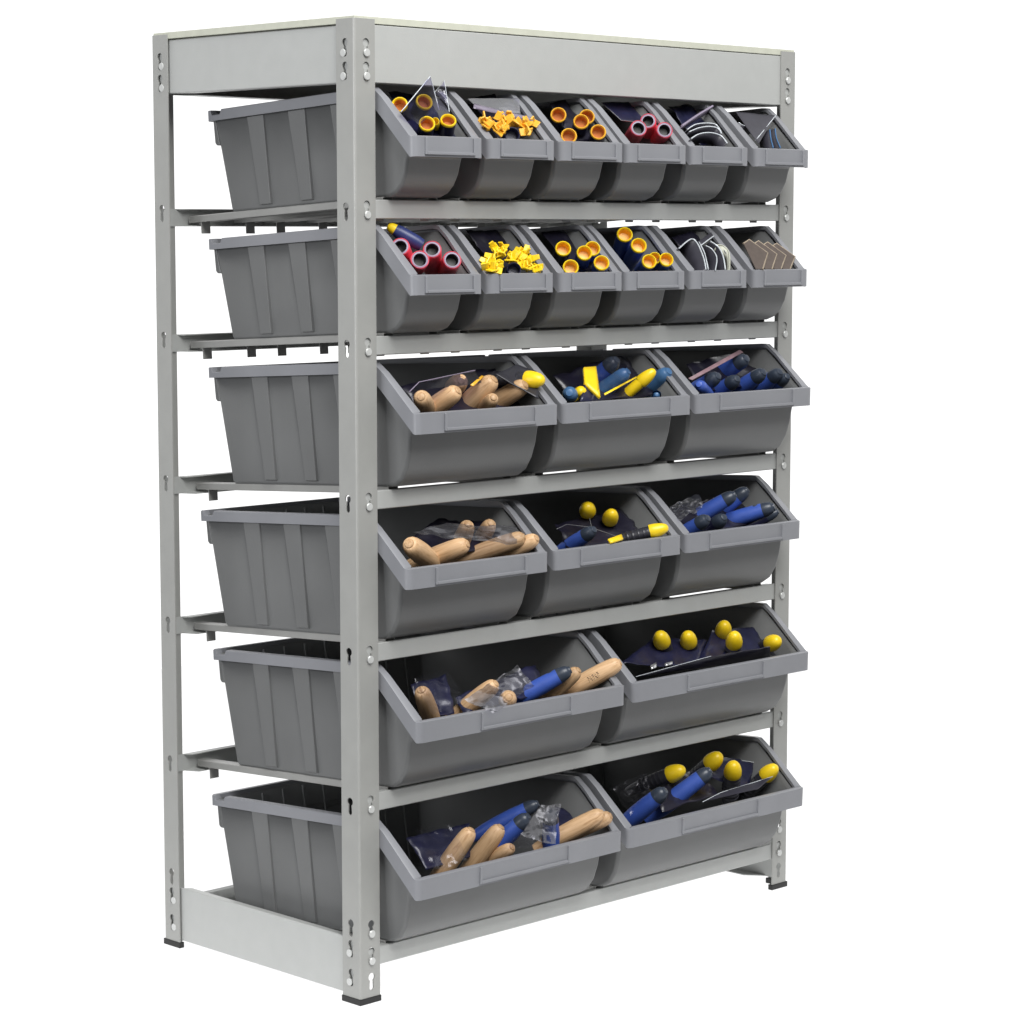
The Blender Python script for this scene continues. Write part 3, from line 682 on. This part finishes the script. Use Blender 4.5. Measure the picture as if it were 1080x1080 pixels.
yellow_handle(b, 691, 390, 656, 420, 'long bright yellow bar handle slanting across the third-row middle bin', r=.0110, k=.016, dd=.01, body='yellow')
wire(sheet('yellow_strip', b, [(637, 415, .014), (671, 397, .014), (671.5, 398.5, .014), (638, 417, .013)], 'yellow', 'thin yellow line of a strip lying left of the yellow bar', 'strip', nu=2, nv=2), 'edge', [(0, 0, 0), (.001, 0, 0)], .0005, 'yellow')
capped_handle(b, 706, 391, 683, 410, 'steel-blue handle at the right rim of the third-row middle bin', grip='teal', cap='teal', spots=False, r=.0165, k=.006, dd=.03)
capped_handle(b, 692.7, 416, 690, 424, 'small steel-blue handle end low at the lip, third-row middle bin', grip='teal', cap='teal', spots=False, r=.008, k=.0, dd=.06, L=.08)
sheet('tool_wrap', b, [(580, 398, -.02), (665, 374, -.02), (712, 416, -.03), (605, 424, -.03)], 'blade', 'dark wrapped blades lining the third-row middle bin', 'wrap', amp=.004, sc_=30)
sheet('clear_bag', b, [(630, 376, .012), (668, 376, .012), (662, 408, .012), (630, 412, .012)], 'film', 'clear wrap round the highest dark-capped handle of the third row', 'bag', amp=.003, sc_=50)
b = (2, 2)
for (x, y, bx, by, lab, kk, r) in [(788, 377.5, 762, 393, 'upper, resting on the others,', .012, .0165), (737, 405, 742, 412, 'leftmost plain-ended', -.004, .013), (758, 396, 735, 411, 'first dark-capped from the left', .006, .0155), (778, 399, 760, 412, 'second dark-capped from the left', .002, .0150), (806, 392, 783, 408, 'third dark-capped from the left', .008, .0155), (823, 391.5, 803, 408, 'fourth dark-capped from the left', .006, .0150), (831, 396.5, 815, 409, 'rightmost and smallest', -.002, .0130)]:
    capped_handle(b, x, y, bx, by, '%s blue handle in the third-row right bin' % lab, r=r, k=kk, dd=.035, cap='cap' if x > 740 else 'blue', spots=False)
sheet('pink_card', b, [(726, 399, .0), (730, 401, .0), (784, 371.5, .004), (780, 369, .004)], 'pink', 'pink printed card edge behind blue handles, third-row right bin', 'card', nu=6, nv=3)
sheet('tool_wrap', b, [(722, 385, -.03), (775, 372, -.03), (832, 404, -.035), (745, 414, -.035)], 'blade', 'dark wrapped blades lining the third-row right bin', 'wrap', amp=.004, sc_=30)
# --- fourth row
b = (3, 0)
wood_handle(b, 431, 573, 452, 590, 'wooden handle pointing left over the rim of the fourth-row left bin', k=.010, dd=.07, r=.0165)
wood_handle(b, 494, 552, 485, 575, 'wooden handle rear left of the pair behind, fourth-row left bin', k=-.002, dd=.05, r=.0140)
wood_handle(b, 518, 551, 507, 570, 'wooden handle rear right of the pair behind, fourth-row left bin', k=-.002, dd=.05, r=.0130)
wood_handle(b, 494, 573, 460, 587, 'wooden handle second from left at the lip, fourth-row left bin', k=.012, dd=.02, r=.0155)
wood_handle(b, 567, 567, 544, 579, 'rightmost wooden handle reaching the right rim, fourth-row left bin', k=.026, dd=.02, r=.0135)
wood_handle(b, 554, 566, 512, 581, 'long wooden handle lying flat with a faint stamp, fourth-row left bin', k=.012, dd=.01, r=.0145)
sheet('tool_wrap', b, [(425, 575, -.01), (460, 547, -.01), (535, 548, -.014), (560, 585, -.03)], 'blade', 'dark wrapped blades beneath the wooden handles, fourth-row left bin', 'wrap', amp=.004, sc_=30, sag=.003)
sheet('clear_bag', b, [(432, 563, .004), (470, 552, .006), (545, 555, .004), (545, 574, .002)], 'film', 'clear crinkled bag behind the wooden handles, fourth-row left bin', 'bag', amp=.0035, sc_=42, nu=22, nv=22)
b = (3, 1)
yellow_handle(b, 619.5, 534, 620, 548, 'yellow tip standing highest on the left in the fourth-row middle bin', r=.0145, k=-.03, dd=.08)
yellow_handle(b, 646, 540, 640, 557, 'yellow tip right of the highest one, fourth-row middle bin', r=.0140, k=-.02, dd=.06)
yellow_handle(b, 705, 556, 662, 567, 'black handle with yellow tip lying toward the right rim, fourth-row middle', r=.0125, k=.020, dd=.0, L=.10)
capped_handle(b, 627, 558, 600, 577, 'only blue dark-capped handle in the fourth-row middle bin', r=.0140, k=.006, dd=.04)
sheet('collar', b, [(641, 569, .004), (655, 564, .006), (657, 569, .006), (644, 573, .004)], 'yellow', 'yellow collar piece at the base of the lying black handle', 'collar', nu=3, nv=3, th=.003)
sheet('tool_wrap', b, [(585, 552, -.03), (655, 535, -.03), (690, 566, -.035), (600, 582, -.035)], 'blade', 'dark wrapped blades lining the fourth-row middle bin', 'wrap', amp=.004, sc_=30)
wr = empty('thin_wire', opening(b, 622, 547, .0)); tag(wr, 'thin silver wire bent across the fourth-row middle bin', 'wire')
c_ = opening(b, 622, 547, .0)
wire(wr, 'wire', [opening(b, x, y, .0)-c_ for x, y in ((587, 558), (598, 553), (622, 556), (637, 561), (654, 567))], .0004, 'silver')
wire(wr, 'wire', [opening(b, x, y, .0)-c_ for x, y in ((622, 547), (624, 556))], .0004, 'silver')
b = (3, 2)
capped_handle(b, 789, 516, 760, 538, 'rearmost crossed blue handle in the fourth-row right bin', r=.0155, k=-.002, dd=.01)
capped_handle(b, 776, 521, 727, 550, 'longest blue handle, lying diagonally in the fourth-row right bin', r=.0150, k=.014, dd=.01, L=.135)
capped_handle(b, 747, 546, 725, 561, 'lowest blue handle at the left of the fourth-row right bin', r=.0150, k=.008, dd=.03)
capped_handle(b, 764, 545, 745, 562, 'dark handle beside the lowest blue one, fourth-row right bin', r=.0150, k=.002, dd=.04, grip='navy')
capped_handle(b, 821, 539, 795, 553, 'dark-ended handle half hidden at the right of the fourth-row right bin', r=.0110, k=-.002, dd=.01, grip='navy')
capped_handle(b, 817, 534, 770, 549, 'blue handle lying low toward the right rim, fourth-row right bin', r=.0150, k=.010, dd=.01, L=.135)
sheet('clear_bag', b, [(706, 533, -.004), (738, 520, -.004), (742, 536, -.002), (716, 550, -.002)], 'film', 'shiny crumpled clear bag left of the crossed blue handles', 'bag', amp=.005, sc_=48, nu=26, nv=26)
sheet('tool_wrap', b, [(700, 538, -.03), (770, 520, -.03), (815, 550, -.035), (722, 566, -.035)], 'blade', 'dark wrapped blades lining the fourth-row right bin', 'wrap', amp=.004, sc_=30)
# --- fifth row
b = (4, 0)
wood_handle(b, 444, 727, 455, 758, 'leftmost wooden handle in the fifth-row left bin, in a bag', k=.006, dd=.06, r=.0145)
wood_handle(b, 524, 720, 485, 752, 'wooden handle lying second from left in the fifth-row left bin', k=.008, dd=.03, r=.0145)
wood_handle(b, 536.5, 735.3, 534, 742, 'wooden handle seen end-on in the fifth-row left bin', k=.010, dd=.09, r=.0140)
capped_handle(b, 602, 706, 547, 737, 'blue handle lying among the wooden ones of the fifth row', r=.0150, k=.012, dd=.01, L=.13)
wood_handle(b, 611, 706, 582, 731, 'wooden handle just behind the blue cap, fifth-row left bin', k=.004, dd=.02, r=.0135)
st_ = wood_handle(b, 655, 698, 606, 725, 'wooden handle with a dark stamp overhanging the right rim, fifth row', k=.034, dd=.005, r=.0150, L=.125)
mi_ = st_.matrix_world.inverted(); cam_dir = (mi_.to_3x3() @ (CP-st_.matrix_world.translation)).normalized(); an = math.atan2(cam_dir.y, cam_dir.x)
bm = bmesh.new()
for row in range(2):
    for q in range(5):
        a_ = an+(row-.5)*.32; z0 = .066+q*.0042
        for da, z1, z2 in ((-.10, z0, z0+.0007), (.10, z0, z0+.0007), (0, z0+.0016, z0+.0024)) if (q+row) % 2 else ((-.08, z0, z0+.0026), (.08, z0+.001, z0+.0030)):
            pts = [((.01502)*math.cos(a_+da+s_), (.01502)*math.sin(a_+da+s_), z) for s_, z in ((-.045, z1), (.045, z1), (.045, z2), (-.045, z2))]
            bm.faces.new([bm.verts.new(p) for p in pts])
link('stamp', bm, 'stamp', st_)
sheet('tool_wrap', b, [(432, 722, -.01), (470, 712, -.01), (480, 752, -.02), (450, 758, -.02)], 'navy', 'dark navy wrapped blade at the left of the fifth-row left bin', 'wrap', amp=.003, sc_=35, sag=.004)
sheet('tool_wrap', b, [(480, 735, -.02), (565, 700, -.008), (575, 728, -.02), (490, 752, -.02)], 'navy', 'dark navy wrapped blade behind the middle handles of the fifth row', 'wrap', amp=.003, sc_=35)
sheet('clear_bag', b, [(436, 716, .004), (470, 708, .006), (492, 738, .004), (456, 755, .008)], 'film', 'crinkled clear bag at the left of the fifth-row left bin', 'bag', amp=.004, sc_=42, nu=26, nv=26)
sheet('clear_bag', b, [(490, 738, .006), (545, 702, .004), (564, 722, .002), (520, 752, .004)], 'film', 'crinkled clear bag round the middle handles of the fifth row', 'bag', amp=.004, sc_=42, nu=26, nv=26)
b = (4, 1)
for (x, y, bx, by, lab, kk) in [(695.6, 668, 702, 690, 'leftmost', -.035), (725.2, 668, 728, 690, 'second from the left', -.035), (764.4, 657, 760, 680, 'rearmost and highest', -.04), (821, 675, 803, 684, 'rightmost, lying flat,', -.002)]:
    yellow_handle(b, x, y, bx, by, '%s yellow-tipped handle in the fifth-row right bin' % lab, r=.0155, k=kk, dd=.06)
yellow_handle(b, 775, 668, 773, 690, 'clear-bodied yellow-tipped handle standing before the rearmost, fifth row', r=.0155, k=.0, dd=.05, body='smoke')
sheet('plastering_float', b, [(655, 700, -.02), (690, 672, -.035), (745, 675, -.035), (735, 705, -.02)], 'navy', 'wide navy blade at the left of the fifth-row right bin', 'float', amp=.003, sc_=25, sag=.004)
sheet('plastering_float', b, [(735, 700, -.02), (752, 664, -.035), (800, 660, -.03), (820, 690, -.015)], 'navy', 'wide navy blade at the right of the fifth-row right bin', 'float', amp=.003, sc_=25, sag=.004)
sheet('plastering_float', b, [(673, 714, .000), (750, 692, .002), (812, 682, .002), (812, 695, -.004)], 'blade', 'long dark blade lying along the lip of the fifth-row right bin', 'float', amp=.001, edge=((0, 1), .0005, 'edge'))
part = sheet('silver_tag', b, [(686, 702, .002), (692, 699, .002), (692, 704, .002), (687, 706, .002)], 'silver', 'tiny silver tag on the navy blade, left of centre, fifth row', 'tag', nu=2, nv=2, th=.002)
part = sheet('silver_tag', b, [(701, 700, .002), (709, 697.5, .002), (709, 700.5, .002), (702, 702.5, .002)], 'silver', 'tiny silver tag on the navy blade, nearer the middle, fifth row', 'tag', nu=2, nv=2, th=.002)
# --- bottom row
b = (5, 0)
wood_handle(b, 498, 874, 468, 917, 'leftmost, palest wooden handle in the bottom-row left bin', k=.012, dd=.02, r=.0150, L=.125)
wood_handle(b, 529, 871, 498, 912, 'wooden handle second from left in the bottom-row left bin', k=.010, dd=.02, r=.0150, L=.125)
wood_handle(b, 541, 893, 528, 901, 'short wooden handle end showing low at the bottom-row lip', k=-.002, dd=.02, r=.0120)
capped_handle(b, 568, 847, 543, 860, 'rear blue handle with black cap in the bottom-row left bin', r=.0140, k=-.006, dd=.01)
capped_handle(b, 557.5, 860, 524, 892, 'front blue handle right of the pale wooden ones, bottom-row left bin', r=.0155, k=.010, dd=.03)
capped_handle(b, 581, 854, 581, 884, 'blue handle standing upright inside a clear bag, bottom-row left bin', r=.0155, k=.008, dd=.03)
wood_handle(b, 645, 860, 600, 880, 'short wooden handle touching the right rim, bottom-row left bin', k=.030, dd=.01, r=.0135, L=.10)
wood_handle(b, 637, 857, 580, 888, 'long wooden handle lying toward the right rim, bottom-row left bin', k=.030, dd=.005, r=.0150, L=.125)
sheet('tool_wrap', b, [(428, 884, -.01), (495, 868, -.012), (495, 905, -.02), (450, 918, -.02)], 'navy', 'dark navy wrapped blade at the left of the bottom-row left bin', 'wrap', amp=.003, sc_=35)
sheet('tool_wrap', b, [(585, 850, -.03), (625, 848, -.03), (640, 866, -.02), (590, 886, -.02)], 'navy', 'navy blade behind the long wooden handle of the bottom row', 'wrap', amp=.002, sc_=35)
sheet('clear_bag', b, [(437, 874, .004), (475, 870, .004), (492, 908, .004), (456, 918, .006)], 'film', 'crinkled clear bag left of the pale wooden handle, bottom row', 'bag', amp=.004, sc_=42, nu=26, nv=26)
sheet('clear_bag', b, [(548, 882, .014), (570, 850, .02), (590, 850, .022), (586, 890, .016)], 'film', 'crinkled clear bag over the upright blue handle, bottom row', 'bag', amp=.0035, sc_=38, nu=24, nv=24)
sheet('clear_bag', b, [(530, 896, .004), (552, 876, .006), (565, 880, .006), (560, 896, .004)], 'film', 'small clear crumpled bag low between wooden handles, bottom row', 'bag', amp=.004, sc_=45, nu=20, nv=20)
b = (5, 1)
yellow_handle(b, 722, 811, 692, 823, 'leftmost yellow-tipped black handle in the bottom-row right bin', r=.0160, k=-.012, dd=.03)
yellow_handle(b, 760, 796, 738, 815, 'highest yellow-tipped handle in the bottom-row right bin', r=.0165, k=-.012, dd=.04)
yellow_handle(b, 774, 804.5, 771, 829, 'yellow-tipped clear-bodied handle standing in the bottom row middle', r=.0165, k=.0, dd=.05, body='smoke')
yellow_handle(b, 819, 808, 799, 826, 'rightmost yellow-tipped handle in the bottom-row right bin', r=.0155, k=.002, dd=.03)
capped_handle(b, 702, 833, 670, 860, 'shorter blue handle at the left of the bottom-row right bin', r=.0165, k=.010, dd=.03)
capped_handle(b, 750, 812, 697, 853, 'longer blue handle across the middle of the bottom-row right bin', r=.0165, k=.016, dd=.01, L=.14)
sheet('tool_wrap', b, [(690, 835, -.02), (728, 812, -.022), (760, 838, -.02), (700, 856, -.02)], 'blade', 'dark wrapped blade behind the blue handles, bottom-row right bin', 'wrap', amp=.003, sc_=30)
sheet('plastering_float', b, [(728, 815, -.02), (764, 799, -.02), (808, 801, -.01), (790, 832, -.02)], 'navy', 'navy blade behind the standing yellow tip, bottom-row right bin', 'float', amp=.002, edge=((1, 2), .0005, 'edge'))
sheet('plastering_float', b, [(742, 846, .002), (760, 836, .004), (815, 819, .006), (800, 832, .0)], 'blade', 'thin dark blade with pale edge along the bottom-row lip', 'float', amp=.0008, edge=((0, 1, 2), .0006, 'edge'))
sheet('clear_bag', b, [(645, 832, -.002), (680, 815, .0), (686, 833, .004), (664, 858, .004)], 'film', 'shiny crumpled clear bag left of the blue handles, bottom row', 'bag', amp=.005, sc_=48, nu=26, nv=26)

if MISS: print('MISS', MISS)

# ------------------------------------------------------------------ floor, backdrop light
LT = bpy.data.materials.new('white_backlit_floor'); LT.use_nodes = True; nt = LT.node_tree; nt.nodes.clear()  # floor sheet made translucent to glow from below and wash out shadows
o_ = nt.nodes.new('ShaderNodeOutputMaterial'); t_ = nt.nodes.new('ShaderNodeBsdfTranslucent'); t_.inputs['Color'].default_value = (.95, .95, .95, 1)
d_ = nt.nodes.new('ShaderNodeBsdfDiffuse'); d_.inputs['Color'].default_value = (.9, .9, .9, 1); m_ = nt.nodes.new('ShaderNodeMixShader'); m_.inputs['Fac'].default_value = .15
nt.links.new(t_.outputs['BSDF'], m_.inputs[1]); nt.links.new(d_.outputs['BSDF'], m_.inputs[2]); nt.links.new(m_.outputs['Shader'], o_.inputs['Surface'])
M['backlit_floor'] = LT
bm = bmesh.new(); vs = [bm.verts.new(p) for p in ((-.4, -.5, 0), (2.9, -.5, 0), (2.9, 2.6, 0), (-.4, 2.6, 0))]; bm.faces.new(vs)
fl = link('floor', bm, 'backlit_floor'); tag(fl, 'seamless white surface under the rack, backlit so that no shadows show', 'floor', kind='structure')

w = bpy.data.worlds.new('World'); sc.world = w; w.use_nodes = True; nt = w.node_tree
bg = nt.nodes['Background']; bg.inputs['Strength'].default_value = 1.0
tc = nt.nodes.new('ShaderNodeTexCoord'); dp = nt.nodes.new('ShaderNodeVectorMath'); dp.operation = 'DOT_PRODUCT'
v = Vector((math.sin(YAW), math.cos(YAW), -.35)).normalized(); dp.inputs[1].default_value = v
mr = nt.nodes.new('ShaderNodeMapRange'); mr.interpolation_type = 'SMOOTHSTEP'
mr.inputs['From Min'].default_value = -.05; mr.inputs['From Max'].default_value = .45; mr.inputs['To Min'].default_value = .24; mr.inputs['To Max'].default_value = 1.22
nt.links.new(tc.outputs['Generated'], dp.inputs[0]); nt.links.new(dp.outputs['Value'], mr.inputs['Value']); nt.links.new(mr.outputs['Result'], bg.inputs['Strength'])
bg.inputs['Color'].default_value = (1, 1, 1, 1)

def lamp(name, loc, target, size, power, col=(1, 1, 1), sy=None):
    l = bpy.data.lights.new(name, 'AREA'); l.shape = 'RECTANGLE'; l.size = size; l.size_y = sy or size; l.energy = power; l.color = col
    o = bpy.data.objects.new(name, l); C.objects.link(o); o.location = loc
    o.rotation_euler = (Vector(target)-Vector(loc)).to_track_quat('-Z', 'Y').to_euler()
    return o
lamp('overhead_softbox', (-.6, -2.6, 4.2), (.5, 0, .8), 2.6, 292, (1, .995, .98))
lamp('side_softbox', (-3.7, .3, 1.5), (.2, .2, .55), 2.0, 84, (.97, .98, 1))
lamp('added_underfloor_fill', (1.1, 1.1, -1.6), (1.1, 1.1, 0), 5.0, 58)  # added unseen fill below the floor, whitens it and hides the rack's shadow

sc.render.engine = 'CYCLES'
sc.cycles.max_bounces = 8; sc.cycles.transparent_max_bounces = 24; sc.cycles.use_denoising = True
vs_ = sc.view_settings; vs_.view_transform = 'Standard'; vs_.look = 'None'; vs_.exposure = 0; vs_.gamma = 1; vs_.use_curve_mapping = False
